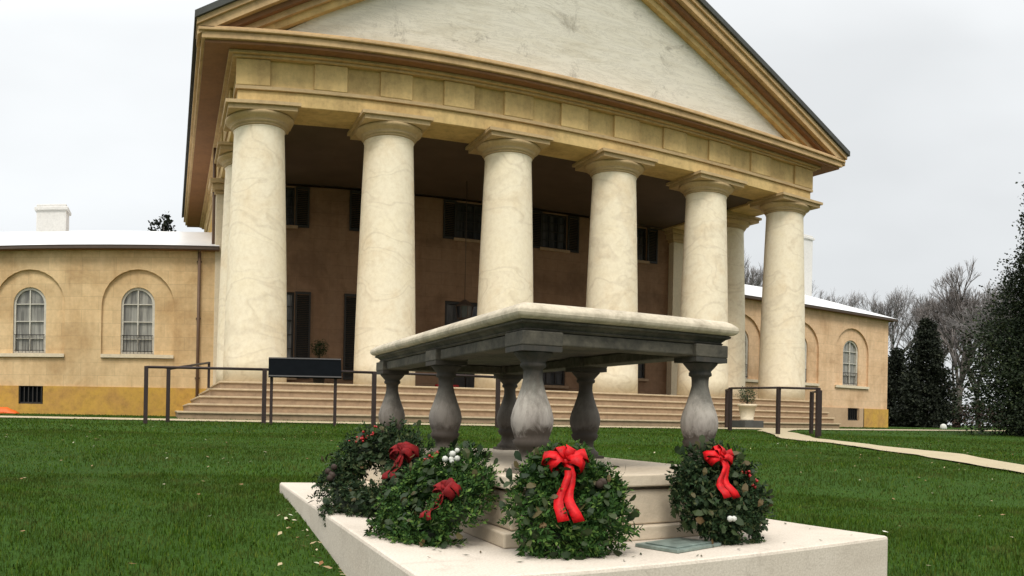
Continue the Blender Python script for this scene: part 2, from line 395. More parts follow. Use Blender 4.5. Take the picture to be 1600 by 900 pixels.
# --- entablature
E0, E1, E2, E3 = 6.64, 6.98, 7.07, 7.70
mb = MB()
ring = lambda mb, t, z0, z1: (mb.box(-t, 16.5 + t, -t, t, z0, z1), mb.box(-t, t, t, 18.0, z0, z1), mb.box(16.5 - t, 16.5 + t, t, 18.0, z0, z1))
ring(mb, .60, E0, E1); part('architrave', mb, M_ENT, house, bevel=.015)
mb = MB(); ring(mb, .66, E1, E2); part('taenia', mb, M_CAP, house, bevel=.01)
mb = MB(); ring(mb, .58, E2, E3)
fr = part('frieze', mb, M_ENT, house)
for i in range(11):
    x = i * 1.65; wd = .41
    if i == 0: x = -.235
    if i == 10: x = 16.735
    part('triglyph', MB().box(x - wd, x + wd, -.665, -.575, E2 + .003, E3 - .003), M_ENT, house, bevel=.02)
for xx in (-.665, 17.075):
    for j in range(1, 11):
        y = j * 1.65; part('triglyph', MB().box(xx, xx + .09, y - .41, y + .41, E2 + .003, E3 - .003), M_ENT, house, bevel=.02)
mb = MB()
for k, (t, z0, z1) in enumerate(((.74, 7.70, 7.76), (.84, 7.762, 7.83))):
    mb.box(-t, 16.5 + t, -t, 18.0, z0, z1)
part('bed_moulding', mb, M_COR, house, bevel=.012)
# corona with a deep soffit
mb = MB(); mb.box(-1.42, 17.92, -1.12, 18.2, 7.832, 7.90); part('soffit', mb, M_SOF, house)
mb = MB()
mb.box(-1.50, 18.0, -1.20, 18.2, 7.902, 8.06); mb.box(-1.58, 18.08, -1.27, 18.25, 8.062, 8.13); mb.box(-1.53, 18.03, -1.22, 18.2, 8.132, 8.18)
part('cornice', mb, M_COR, house, bevel=.015)

# --- pediment : raking cornice in layers, tympanum
TX0, TX1, TZ0 = -1.62, 18.12, 8.30
AP = 12.93
def rake(dz_top, dz_bot, y0, y1, x_in=0.0):
    """a chevron band under the roof line"""
    m = MB()
    L = (TX0 + x_in, TZ0 + x_in * (AP - TZ0) / (XC - TX0)); A = (XC, AP); R = (TX1 - x_in, L[1])
    for P0, P1 in ((L, A), (A, R)):
        m.prism([(P0[0], P0[1] - dz_bot), (P1[0], P1[1] - dz_bot), (P1[0], P1[1] - dz_top), (P0[0], P0[1] - dz_top)], 'y', y0, y1)
    return m
part('raking_cornice', rake(.0, .13, -1.30, -.50), M_COR, house)
part('raking_cornice', rake(.132, .34, -1.22, -.50, .02), M_COR, house)
part('raking_cornice', rake(.342, .47, -1.04, -.50, .5), M_SOF, house)
part('raking_cornice', rake(.472, .62, -.86, -.50, .9), M_COR, house)
part('raking_cornice', rake(.622, .80, -.74, -.50, 1.3), M_ENT, house)
def tymp_mat():
    m, nt, b = new_mat('tympanum weathered stucco'); v = coords(nt, rnd=False, scale=(1, 1, 1.0)); v2 = coords(nt, rnd=False, scale=(.28, 1, 1.9))
    base = (.66, .62, .52)
    n1 = noise(nt, v2, 1.1, 10, .72, 1.2); n2 = noise(nt, v2, 2.4, 12, .8, 1.8)
    c = cramp(nt, n1, [(.3, (.55, .50, .39)), (.5, base), (.7, (.68, .64, .55))])
    c = mixc(nt, cramp(nt, n2, [(.475, (0, 0, 0)), (.50, (.5, .5, .5)), (.52, (0, 0, 0))]), c, (.28, .25, .20))
    n3 = noise(nt, v, 1.0, 12, .8, .6)
    c = mixc(nt, cramp(nt, n3, [(.55, (0, 0, 0)), (.64, (.7, .7, .7))]), c, (.27, .24, .19))
    nt.links.new(c, b.inputs['Base Color']); b.inputs['Roughness'].default_value = .9; bump(nt, b, n2, .3, .02); return m
mb = MB(); mb.prism([(TX0 + 1.6, 8.18), (TX1 - 1.6, 8.18), (XC, AP - .4)], 'y', -.55, -.35)
part('tympanum', mb, tymp_mat(), house)
# roof : two slabs with shingled surface, gable ends
mb = MB(); t = .16
for P0, P1 in (((TX0 - .05, TZ0 - .02), (XC, AP + .003)), ((XC, AP + .003), (TX1 + .05, TZ0 - .02))):
    mb.prism([(P0[0], P0[1] + .003), (P1[0], P1[1] + .003), (P1[0], P1[1] + t), (P0[0], P0[1] + t)], 'y', -1.38, 18.35)
roof = part('roof', mb, M_ROOFD, house)
mb = MB(); mb.prism([(TX0 + 1.6, 8.18), (TX1 - 1.6, 8.18), (XC, AP - .4)], 'y', 17.4, 17.6); part('rear_gable', mb, M_ENT, house)

# --- main block : porch wall with window and door openings
YW = 6.25
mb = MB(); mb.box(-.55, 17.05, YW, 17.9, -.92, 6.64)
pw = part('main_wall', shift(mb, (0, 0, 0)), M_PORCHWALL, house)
WX = [1.35, 4.65, 7.9, 11.15, 14.6]
cuts = []
for i, x in enumerate(WX):
    cuts.append(shift(MB().box(x - .5, x + .5, YW - .3, YW + .22, 5.35, 6.60), H0))
    if i == 2: cuts.append(shift(MB().box(x - .85, x + .85, YW - .3, YW + .3, .0, 3.2), H0))
    else: cuts.append(shift(MB().box(x - .55, x + .55, YW - .3, YW + .22, .85 if i == 4 else .45, 3.2), H0))
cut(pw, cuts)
mb = MB()
for s in (-1, 1):
    x0 = -.56 if s < 0 else 17.06
mb = MB().box(-.60, -.553, YW + .4, 17.95, -.9, 6.63); part('side_wall_face', mb, M_BASE, house)
mb = MB().box(17.053, 17.10, YW + .4, 17.95, -.9, 6.63); part('side_wall_face', mb, M_BASE, house)
# glass with pale curtains
def pane_mat(name, a, b_, sc_=3.0, rough=.15):
    m, nt, b = new_mat(name); v = coords(nt, scale=(1.0, 1.0, .10)); n = noise(nt, v, sc_, 4, .6, .2)
    c = cramp(nt, n, [(.38, a), (.62, b_)]); nt.links.new(c, b.inputs['Base Color']); b.inputs['Roughness'].default_value = rough
    return m
M_PANE = pane_mat('curtained glass', (.13, .125, .11), (.34, .33, .29), 6)
M_PANEG = pane_mat('grey curtained glass', (.05, .05, .05), (.20, .20, .20), 9)
M_PANED = pane_mat('dark glass', (.02, .022, .025), (.09, .09, .095), 5)
def rect_window(x, w_, z0, z1, y, pane, cols=2, rows=4, shutters=0):
    t = .06
    f = MB(); f.box(x - w_, x - w_ + t, y + .05, y + .13, z0, z1); f.box(x + w_ - t, x + w_, y + .05, y + .13, z0, z1)
    f.box(x - w_ + t, x + w_ - t, y + .05, y + .13, z0, z0 + t); f.box(x - w_ + t, x + w_ - t, y + .05, y + .13, z1 - t, z1)
    for i in range(1, cols):
        xx = x - w_ + 2 * w_ * i / cols; f.box(xx - .015, xx + .015, y + .07, y + .11, z0 + t, z1 - t)
    for j in range(1, rows):
        zz = z0 + (z1 - z0) * j / rows; f.box(x - w_ + t, x + w_ - t, y + .065, y + .105, zz - .015, zz + .015)
    wo = part('window', f, M_WHITE if pane is M_PANE else M_DARKWOOD, house)
    part('pane', MB().box(x - w_ + .01, x + w_ - .01, y + .132, y + .15, z0 + .01, z1 - .01), pane, wo)
    part('sill', MB().box(x - w_ - .1, x + w_ + .1, y - .10, y + .03, z0 - .10, z0 - .003), M_RISER, wo)
    return wo
def shutter(x0, x1, z0, z1, y):
    s = MB(); s.box(x0, x0 + .06, y - .06, y - .012, z0, z1); s.box(x1 - .06, x1, y - .06, y - .012, z0, z1)
    s.box(x0 + .06, x1 - .06, y - .06, y - .012, z0, z0 + .08); s.box(x0 + .06, x1 - .06, y - .06, y - .012, z1 - .08, z1)
    n = int((z1 - z0 - .16) / .06)
    for k in range(n):
        z = z0 + .08 + .06 * k; s.prism([(y - .05, z + .005), (y - .046, z - .0), (y - .018, z + .05), (y - .022, z + .055)], 'x', x0 + .06, x1 - .06)
    part('shutter', s, M_DARKWOOD, house)
for i, x in enumerate(WX):
    rect_window(x, .5, 5.35, 6.60, YW, M_PANED, 3, 4)
    for s in (-1, 1):
        if s < 0: shutter(x - .98, x - .52, 5.3, 6.62, YW)
        else: shutter(x + .52, x + .98, 5.3, 6.62, YW)
    if i == 2:
        d = MB(); d.box(x - .85, x - .76, YW + .05, YW + .2, 0, 3.2); d.box(x + .76, x + .85, YW + .05, YW + .2, 0, 3.2); d.box(x - .76, x + .76, YW + .05, YW + .2, 3.1, 3.2)
        d.box(x - .76, x + .76, YW + .06, YW + .19, 2.35, 2.45)
        for sx in (-1, 1):
            for pz in ((.1, .95), (1.1, 2.25)):
                d.box(x + sx * .38 - .36, x + sx * .38 + .36, YW + .13, YW + .18, pz[0] - .08, pz[1] + .08)
                d.box(x + sx * .38 - .24, x + sx * .38 + .24, YW + .115, YW + .128, pz[0], pz[1])
        do = part('door', d, M_DARKWOOD, house)
        part('pane', MB().box(x - .75, x + .75, YW + .12, YW + .14, 2.46, 3.09), M_PANED, do)
        part('handle', MB().tube((x + .06, YW + .02, 1.05), (x + .06, YW + .115, 1.05), .025), M_BRONZE, do)
    else:
        rect_window(x, .55, .85 if i == 4 else .45, 3.2, YW, M_PANEG if i == 0 else M_PANED, 3, 6)
        if i == 0: shutter(x + .57, x + 1.08, .4, 3.22, YW); shutter(x - 1.08, x - .57, .4, 3.22, YW)
        if i == 1: shutter(x - 1.1, x - .57, .4, 3.22, YW); shutter(x + .57, x + 1.1, .4, 3.22, YW)
# porch ceiling and beams
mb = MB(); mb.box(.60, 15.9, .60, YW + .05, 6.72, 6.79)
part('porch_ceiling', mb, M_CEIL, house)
# antae at the corners of the main block
for x0, x1 in ((-.72, .35), (16.15, 17.22)):
    a = part('anta', MB().box(x0, x1, YW - .32, YW + .5, 0 - .9, 6.19), M_ANTA, house, bevel=.01)
    part('anta_capital', MB().box(x0 - .06, x1 + .06, YW - .38, YW + .5, 6.192, 6.29).box(x0 - .14, x1 + .14, YW - .46, YW + .5, 6.292, 6.49).box(x0 - .22, x1 + .22, YW - .54, YW + .5, 6.492, 6.637), M_CAP, a, bevel=.01)

# --- wings
def arch_pts(x, hw, z0, zs, n=14):
    p = [(x - hw, z0), (x + hw, z0), (x + hw, zs)]
    p += [(x + hw * math.cos(PI * i / n), zs + hw * math.sin(PI * i / n)) for i in range(1, n)]
    p.append((x - hw, zs)); return p
YG = 6.0
def wing(x0, x1, bays, gable_side):
    vbays = [x for x in bays if x != -3.15]
    mb = MB(); mb.box(x0, x1, YG, 13.2, -.93, 4.36)
    wl = part('wing_wall', mb, M_WALL if x0 < 0 else M_WALLR, house)
    cs = []
    for x in bays:
        cs.append(shift(MB().prism(arch_pts(x, 1.16, .92, 2.60), 'y', YG - .3, YG + .10), H0))
    cut(wl, cs)
    cs = [shift(MB().prism(arch_pts(x, .54, 1.06, 2.66), 'y', YG - .3, YG + .34), H0) for x in bays]
    for x in vbays: cs.append(shift(MB().box(x - .30, x + .50, YG - .3, YG + .30, -.58, .0), H0))
    cut(wl, cs)
    if x0 < 0: part('wing_base', basement(x0, x1, vbays), M_BASE, house)
    else: part('wing_base', basement(x0, 27.3, vbays), M_STONEB, house); part('wing_base', basement(27.352, x1, []), M_BASE, house)
    for x in bays:
        fr = MB(); n = 16
        for k in range(n):
            a0, a1 = PI * k / n, PI * (k + 1) / n
            for (ra, rb, ya, yb) in ((.46, .545, YG + .16, YG + .24),):
                P = [(x + ra * math.cos(a0), 2.66 + ra * math.sin(a0)), (x + rb * math.cos(a0), 2.66 + rb * math.sin(a0)), (x + rb * math.cos(a1), 2.66 + rb * math.sin(a1)), (x + ra * math.cos(a1), 2.66 + ra * math.sin(a1))]
                fr.prism(P, 'y', ya, yb)
        fr.box(x - .545, x - .46, YG + .16, YG + .24, 1.06, 2.66); fr.box(x + .46, x + .545, YG + .16, YG + .24, 1.06, 2.66)
        fr.box(x - .46, x + .46, YG + .16, YG + .24, 1.06, 1.13)
        fr.box(x - .02, x + .02, YG + .17, YG + .23, 1.13, 3.12)
        for zz in (1.55, 2.1, 2.66): fr.box(x - .46, x + .46, YG + .175, YG + .225, zz - .015, zz + .015)
        wo = part('window', fr, M_WHITE, house)
        part('pane', MB().prism(arch_pts(x, .52, 1.07, 2.66), 'y', YG + .242, YG + .262), M_PANE, wo)
        part('sill', MB().box(x - 1.16, x + 1.16, YG - .09, YG + .097, .935, 1.045).box(x - .5, x + .5, YG + .0, YG + .15, 1.046, 1.058), M_ANTA, wo)
        gd = MB()
        for k in range(9):
            xx = x - .46 + .115 * k; gd.tube((xx, YG + .11, 1.08), (xx, YG + .11, 1.66), .008, n=5)
        gd.tube((x - .5, YG + .11, 1.66), (x + .5, YG + .11, 1.66), .012, n=6); gd.tube((x - .5, YG + .11, 1.16), (x + .5, YG + .11, 1.16), .010, n=6)
        part('window_guard', gd, M_DARKWOOD, wo)
        if x not in vbays: continue
        v = MB(); v.box(x - .30, x + .50, YG + .05, YG + .09, -.58, -.52)
        for k in range(6): v.box(x - .28 + .14 * k, x - .25 + .14 * k, YG + .04, YG + .07, -.58, -.0)
        vo = part('vent', v, M_DARKWOOD, house)
        part('vent_backing', MB().box(x - .30, x + .50, YG + .12, YG + .14, -.58, .0), M_SIGN, vo)
    part('eaves', MB().box(x0 - .28 if x0 < 0 else x0, x1 if x0 < 0 else x1 + .28, YG - .22, 13.4, 4.362, 4.42), M_SOF, house)
    part('gutter', MB().box(x0 - .36 if x0 < 0 else x0, x1 if x0 < 0 else x1 + .36, YG - .34, YG - .222, 4.36, 4.47), M_GUT, house, bevel=.01)
    rf = MB(); a, b = (x0 - .38, x1) if x0 < 0 else (x0, x1 + .38); ya, yb = YG - .36, 13.5; zr = 5.75; ym = (ya + yb) / 2
    if x0 < 0: V = [(a, ya, 4.475), (b, ya, 4.475), (b, yb, 4.475), (a, yb, 4.475), (a + 3.2, ym, zr), (b, ym, zr)]
    else: V = [(b, yb, 4.475), (a, yb, 4.475), (a, ya, 4.475), (b, ya, 4.475), (b - 3.2, ym, zr), (a, ym, zr)]
    rf.add(V, [(0, 1, 5, 4), (1, 2, 5), (2, 3, 4, 5), (3, 0, 4), (3, 2, 1, 0)])
    R = part('roof', rf, M_ROOFL, house)
    return wl, R
def basement(x0, x1, bays):
    m = MB(); segs = []; c = x0 - .05
    for x in sorted(bays): segs.append((c, x - .30)); c = x + .50
    segs.append((c, x1 + .05))
    for a, b in segs: m.box(a, b, YG - .05, YG - .002, -.93, .0)
    for x in bays: m.box(x - .2995, x + .4995, YG - .05, YG - .002, -.93, -.58)
    return m
wl, RL = wing(-13.0, -.60, [-3.15, -6.65, -10.15], -1)
wr, RR = wing(17.10, 29.1, [19.65, 23.1, 26.5], 1)
def chimney(par, x0, x1, y0, y1, z0, z1):
    part('chimney', MB().box(x0, x1, y0, y1, z0, z1).box(x0 - .07, x1 + .07, y0 - .07, y1 + .07, z1 - .22, z1 - .1), M_CHIM, par, bevel=.02)
chimney(RL, -7.05, -5.95, 9.5, 10.4, 4.9, 6.72)
chimney(RR, 26.35, 27.2, 9.5, 10.3, 4.9, 8.75)
# downpipes
for x in (-1.22, 17.6):
    d = MB().tube((x, YG - .10, -.9), (x, YG - .10, 4.3), .05); d.tube((x, YG - .10, 4.3), (x, YG - .26, 4.42), .05)
    for z in (.3, 2.2, 4.0): d.box(x - .08, x + .08, YG - .06, YG + .0 - .003, z, z + .05)
    part('downpipe', d, M_PIPE, house)
d = MB().tube((-.78, YW - .12, 4.5), (-.78, YW - .12, 7.7), .05); part('downpipe', d, M_PIPE, house)

# ------------------------------------------------------------------ things on and before the porch
def urn_plant(x, y, z, label, h, r, ball_r, stem, cat='potted plant', pot_mat=None, leaf=None, block=0):
    t = thing('potted_plant', label, cat, (x, y, z))
    if block: part('block', MB().box(-r * 1.3, r * 1.3, -r * 1.3, r * 1.3, 0, block - .002), M_ROOFD, t, local=True, bevel=.01)
    P0 = MB().lathe([(r * .72, 0), (r * .76, .03), (r * .7, .05), (r * .95, h * .85), (r * 1.08, h * .86), (r * 1.1, h), (r * .98, h), (r * .95, h * .92)], n=24); p = MB(); p.v = [(a, b, c + block) for a, b, c in P0.v]; p.f = P0.f; p.sm = P0.sm; h = h + block
    part('pot', p, pot_mat or M_WHITE, t, local=True)
    s = MB().tube((0, 0, h - .1), (0, 0, h + stem + ball_r), .025); part('stem', s, M_WIRE, t, local=True)
    f = MB(); rr = random.Random(int(x * 100))
    for _ in range(900):
        d = Vector((rr.gauss(0, 1), rr.gauss(0, 1), rr.gauss(0, 1))).normalized(); c = d * ball_r * rr.uniform(.45, 1.08) * (1 + .15 * math.sin(d.x * 7 + d.z * 5)) + Vector((0, 0, h + stem + ball_r * .9))
        a = Vector((rr.gauss(0, 1), rr.gauss(0, 1), rr.gauss(0, 1))).normalized(); b = a.orthogonal().normalized(); L = .05; W = .018
        f.add([c - b * W, c + a * L * .5 - b * 0, c + a * L, c + b * W], [(0, 1, 2, 3)])
    part('foliage', f, leaf or M_LEAFD, t, local=True, recalc=False)
    return t
urn_plant(2.45, 4.6, 0.0, 'dark topiary ball plant on a bare stem in the porch between the first two columns', .42, .2, .27, .6, pot_mat=M_DARKWOOD, leaf=M_LEAFD)
urn_plant(12.9, -2.5, -.885, 'pale pot of dark greenery on a grey block before the right end of the steps', .46, .26, .27, .0, pot_mat=M_ANTA, block=.2)
# lantern hanging by the door
t = thing('hanging_lantern', 'dark metal lantern hanging from the porch ceiling near the main door', 'lantern', (7.0, 4.2, 2.35))
m_ = MB().tube((0, 0, .62), (0, 0, 4.62), .012, n=6); part('chain', m_, M_GUT, t, local=True)
m_ = MB().lathe([(.04, .62), (.14, .55), (.30, .42), (.31, .39)], n=8, smooth=False); m_.lathe([(.24, .0), (.24, .03)], n=8, smooth=False)
for i in range(8):
    a = 2 * PI * i / 8; m_.tube((.235 * math.cos(a), .235 * math.sin(a), .02), (.29 * math.cos(a), .29 * math.sin(a), .40), .012, n=5)
part('frame', m_, M_GUT, t, local=True)
part('pane', MB().lathe([(.215, .03), (.27, .39)], n=8, smooth=False), M_PANED, t, local=True)
# low red mat roll by the porch edge
m_ = MB().tube((-.35, 0, .1), (.35, 0, .1), .1, n=14); m_.tube((-.36, .0, .1), (-.35, 0, .1), .06, n=12)
# (dark red door mat rolled up on the porch)
t = part('rolled_mat', m_, M_DKRED); t.location = (7.55, 2.2, 0); tag(t, 'dark red mat rolled up on the porch floor between the second and third columns', 'mat')
t.location = (5.9, 2.6, 0.0)

def fence(label, pts, extra=(), rail_h=1.0, name='post_and_rail_fence', cat='fence', r=.038):
    b = Vector((pts[0][0], pts[0][1], g(*pts[0]))); t = thing(name, label, cat, b)
    tops = []
    for (x, y) in pts:
        z = g(x, y); part('post', MB().box(x - r, x + r, y - r, y + r, z - .1, z + rail_h), M_FENCE, t, bevel=.006); tops.append(Vector((x, y, z + rail_h - .03)))
    for a, c in zip(tops[:-1], tops[1:]):
        part('rail', MB().tube(a + Vector((0, 0, .012)), c + Vector((0, 0, .012)), .024, n=8), M_FENCE, t)
    return t
fence('dark brown post and rail fence along the path before the left end of the steps', [(-2.52, -5.4), (-.38, -5.4), (1.68, -5.35), (4.2, -5.3)], rail_h=1.03)
g0 = g(-2.12, -4.75); t = thing('handrail', 'slim brown handrail climbing from the lawn corner to the left end of the steps', 'handrail', (-2.12, -4.75, g0))
part('post', MB().box(-.038, .038, -.038, .038, -.1, 1.03), M_FENCE, t, local=True, bevel=.005)
part('post', MB().box(.89, .95, 3.37, 3.43, -.18 - g0, .42 - g0), M_FENCE, t, local=True, bevel=.005)
part('rail', MB().tube((0, 0, 1.0), (.92, 3.40, .40 - g0), .024), M_FENCE, t, local=True)
fence('brown post and rail fence beside the pale path in front of the right wing', [(11.6, -3.2), (10.3, -4.95), (9.62, -7.4), (9.95, -8.25)], rail_h=1.03)
fence('short brown rail at the outer corner of the fence by the right wing', [(10.25, -8.0), (11.4, -6.6)], rail_h=.99)

# information panel on two legs
t = thing('information_panel', 'black tilted information panel on two thin legs at the fence before the steps', 'sign', (.34, -5.52, g(0, -5.5)), rotz=-.12)
m_ = MB(); th = math.radians(28); hh = .20
def tilt(x, s, n): return (x, s * math.sin(th) * 1.0 - n * math.cos(th) , 1.05 + s * math.cos(th) + n * math.sin(th) - .0)
V = []
for n in (-.02, .02):
    for (x, s) in ((-.66, -hh), (.66, -hh), (.66, hh), (-.66, hh)): V.append(tilt(x, s, n))
m_.add(V, [(0, 1, 2, 3), (7, 6, 5, 4), (0, 4, 5, 1), (1, 5, 6, 2), (2, 6, 7, 3), (3, 7, 4, 0)])
part('panel', m_, M_SIGN, t, local=True, bevel=.006)
m_ = MB()
for s0, s1, a, b in ((-hh, -hh + .025, -.66, .66), (hh - .025, hh, -.66, .66)):
    V = [tilt(x, s, n) for n in (.021, .03) for (x, s) in ((a, s0), (b, s0), (b, s1), (a, s1))]
    m_.add(V, [(0, 1, 2, 3), (7, 6, 5, 4), (0, 4, 5, 1), (1, 5, 6, 2), (2, 6, 7, 3), (3, 7, 4, 0)])
part('frame', m_, M_DARKWOOD, t, local=True)
for x in (-.60, .56): part('leg', MB().box(x - .028, x + .028, -.028 + .03, .028 + .03, -.1, .97), M_FENCE, t, local=True, bevel=.005)

# orange barrier mesh slumped by the wing base
m_ = MB(); nn = 16
for i in range(nn):
    for j in range(8):
        x = -1.0 + 2.0 * i / (nn - 1); s = j / 7
        prof = math.sin(PI * s) * (.30 + .07 * math.sin(i * 1.7)) * (1 - .75 * max(0, x)) * (1 if 0 < i < nn - 1 else .1)
        m_.v.append((x, -.22 + .44 * s + .03 * math.sin(i * 2.3), max(0, prof) + .02 * random.random()))
for i in range(nn - 1):
    for j in range(7): a = i * 8 + j; m_.f.append((a, a + 1, a + 9, a + 8)); m_.sm.append(True)
t = part('barrier_mesh', m_, M_ORANGE); t.location = (-7.75, 5.1, -.9); tag(t, 'orange plastic barrier mesh heaped against the ochre base of the left wing', 'barrier')
sm = t.modifiers.new('s', 'SOLIDIFY'); sm.thickness = .01
# white marker stone
m_ = MB().lathe([(.16, -.1), (.17, .08), (.13, .19), (.05, .23), (.01, .235)], n=14)
t = part('marker_stone', m_, M_COTTON); t.location = (29.2, 2.6, -.9); tag(t, 'small rounded white stone on the lawn past the right wing corner', 'stone')

# ------------------------------------------------------------------ tomb
TQ = np.array([-0.8584, -17.6224]); TH = -.0081; EYE = -.7024
W_, L_ = .727, 1.90
ztomb = EYE - .4313
tomb = thing('table_tomb', 'weathered marble table tomb on six balusters standing on a broad pale stone plinth', 'tomb', (TQ[0], TQ[1], ztomb), rotz=TH)
Z = lambda r: r + .4313         # height relative to the eye -> local height over the plinth top
pl = part('plinth', MB().box(-.574, W_ + .478, -.585, L_ + .481, -.50, 0), M_PLINTH, tomb, local=True, bevel=.012)
pz = MB()
pz.box(-.17, W_ + .17, -.17, L_ + .17, 0.0, .05); pz.box(-.13, W_ + .13, -.13, L_ + .13, .052, Z(-.255)); pz.box(-.10, W_ + .10, -.10, L_ + .10, Z(-.254), Z(-.243))
pz.box(-.15, W_ + .15, -.15, L_ + .15, Z(-.242), Z(-.198))
part('pedestal', pz, M_PED, tomb, local=True, bevel=.020)
bp = [(.068, Z(-.197)), (.070, Z(-.170)), (.056, Z(-.160)), (.044, Z(-.140)), (.046, Z(-.115)), (.060, Z(-.105)), (.068, Z(-.085)), (.060, Z(-.078)), (.066, Z(-.06)), (.075, Z(-.03)), (.076, Z(-.005)), (.069, Z(.025)), (.054, Z(.065)), (.041, Z(.105)), (.034, Z(.135)), (.034, Z(.155)), (.036, Z(.170)), (.046, Z(.176)), (.046, Z(.186)), (.042, Z(.192)), (.055, Z(.206)), (.068, Z(.221)), (.070, Z(.226))]
me_b = mesh('baluster', MB().lathe(bp, n=28).box(-.072, .072, -.072, .072, Z(-.1975) - .0, Z(-.185)).box(-.076, .076, -.076, .076, Z(.227), Z(.2455)), M_BAL)
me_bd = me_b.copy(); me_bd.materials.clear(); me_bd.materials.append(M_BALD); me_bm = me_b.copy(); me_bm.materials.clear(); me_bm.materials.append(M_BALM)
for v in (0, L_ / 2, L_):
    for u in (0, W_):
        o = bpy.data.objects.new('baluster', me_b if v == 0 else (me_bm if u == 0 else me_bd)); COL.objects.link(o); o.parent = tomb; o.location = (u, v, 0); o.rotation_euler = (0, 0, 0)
m_ = MB(); a = .055
za, zb = Z(.250), Z(.2945)
m_.box(-a, W_ + a, -a, a, za, zb); m_.box(-a, W_ + a, L_ - a, L_ + a, za, zb)
m_.box(-a, a, a + .001, L_ - a - .001, za, zb); m_.box(W_ - a, W_ + a, a + .001, L_ - a - .001, za, zb)
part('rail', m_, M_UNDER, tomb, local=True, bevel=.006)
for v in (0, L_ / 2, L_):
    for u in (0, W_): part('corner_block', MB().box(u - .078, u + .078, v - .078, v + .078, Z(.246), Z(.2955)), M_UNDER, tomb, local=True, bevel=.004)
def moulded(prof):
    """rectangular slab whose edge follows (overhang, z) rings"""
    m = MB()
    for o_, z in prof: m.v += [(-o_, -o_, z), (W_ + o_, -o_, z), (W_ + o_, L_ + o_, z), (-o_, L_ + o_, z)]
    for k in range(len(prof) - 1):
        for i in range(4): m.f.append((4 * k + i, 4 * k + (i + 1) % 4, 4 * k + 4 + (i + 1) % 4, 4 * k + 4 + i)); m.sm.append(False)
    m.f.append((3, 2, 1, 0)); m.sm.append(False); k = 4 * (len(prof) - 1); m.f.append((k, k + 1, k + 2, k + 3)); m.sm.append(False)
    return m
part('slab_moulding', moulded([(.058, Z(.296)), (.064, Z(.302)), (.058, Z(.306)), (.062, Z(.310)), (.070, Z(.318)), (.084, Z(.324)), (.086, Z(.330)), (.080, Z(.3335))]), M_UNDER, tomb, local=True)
slab = part('slab', moulded([(.082, Z(.3340)), (.094, Z(.336)), (.105, Z(.343)), (.109, Z(.354)), (.107, Z(.366)), (.098, Z(.375)), (.086, Z(.384)), (.070, Z(.391)), (.045, Z(.3945))]), M_SLAB, tomb, local=True)
bv = slab.modifiers.new('b', 'BEVEL'); bv.width = .004; bv.segments = 2
pq = part('plaque', MB().box(-.115, .115, -.095, .095, 0.001, .012).box(-.09, .09, -.072, .072, .0125, .016), M_BRONZE, tomb, local=True, bevel=.002)
pq.location = (.395, -.345, 0); pq.rotation_euler = (0, 0, .25); pq['label'] = 'small greenish bronze plaque'

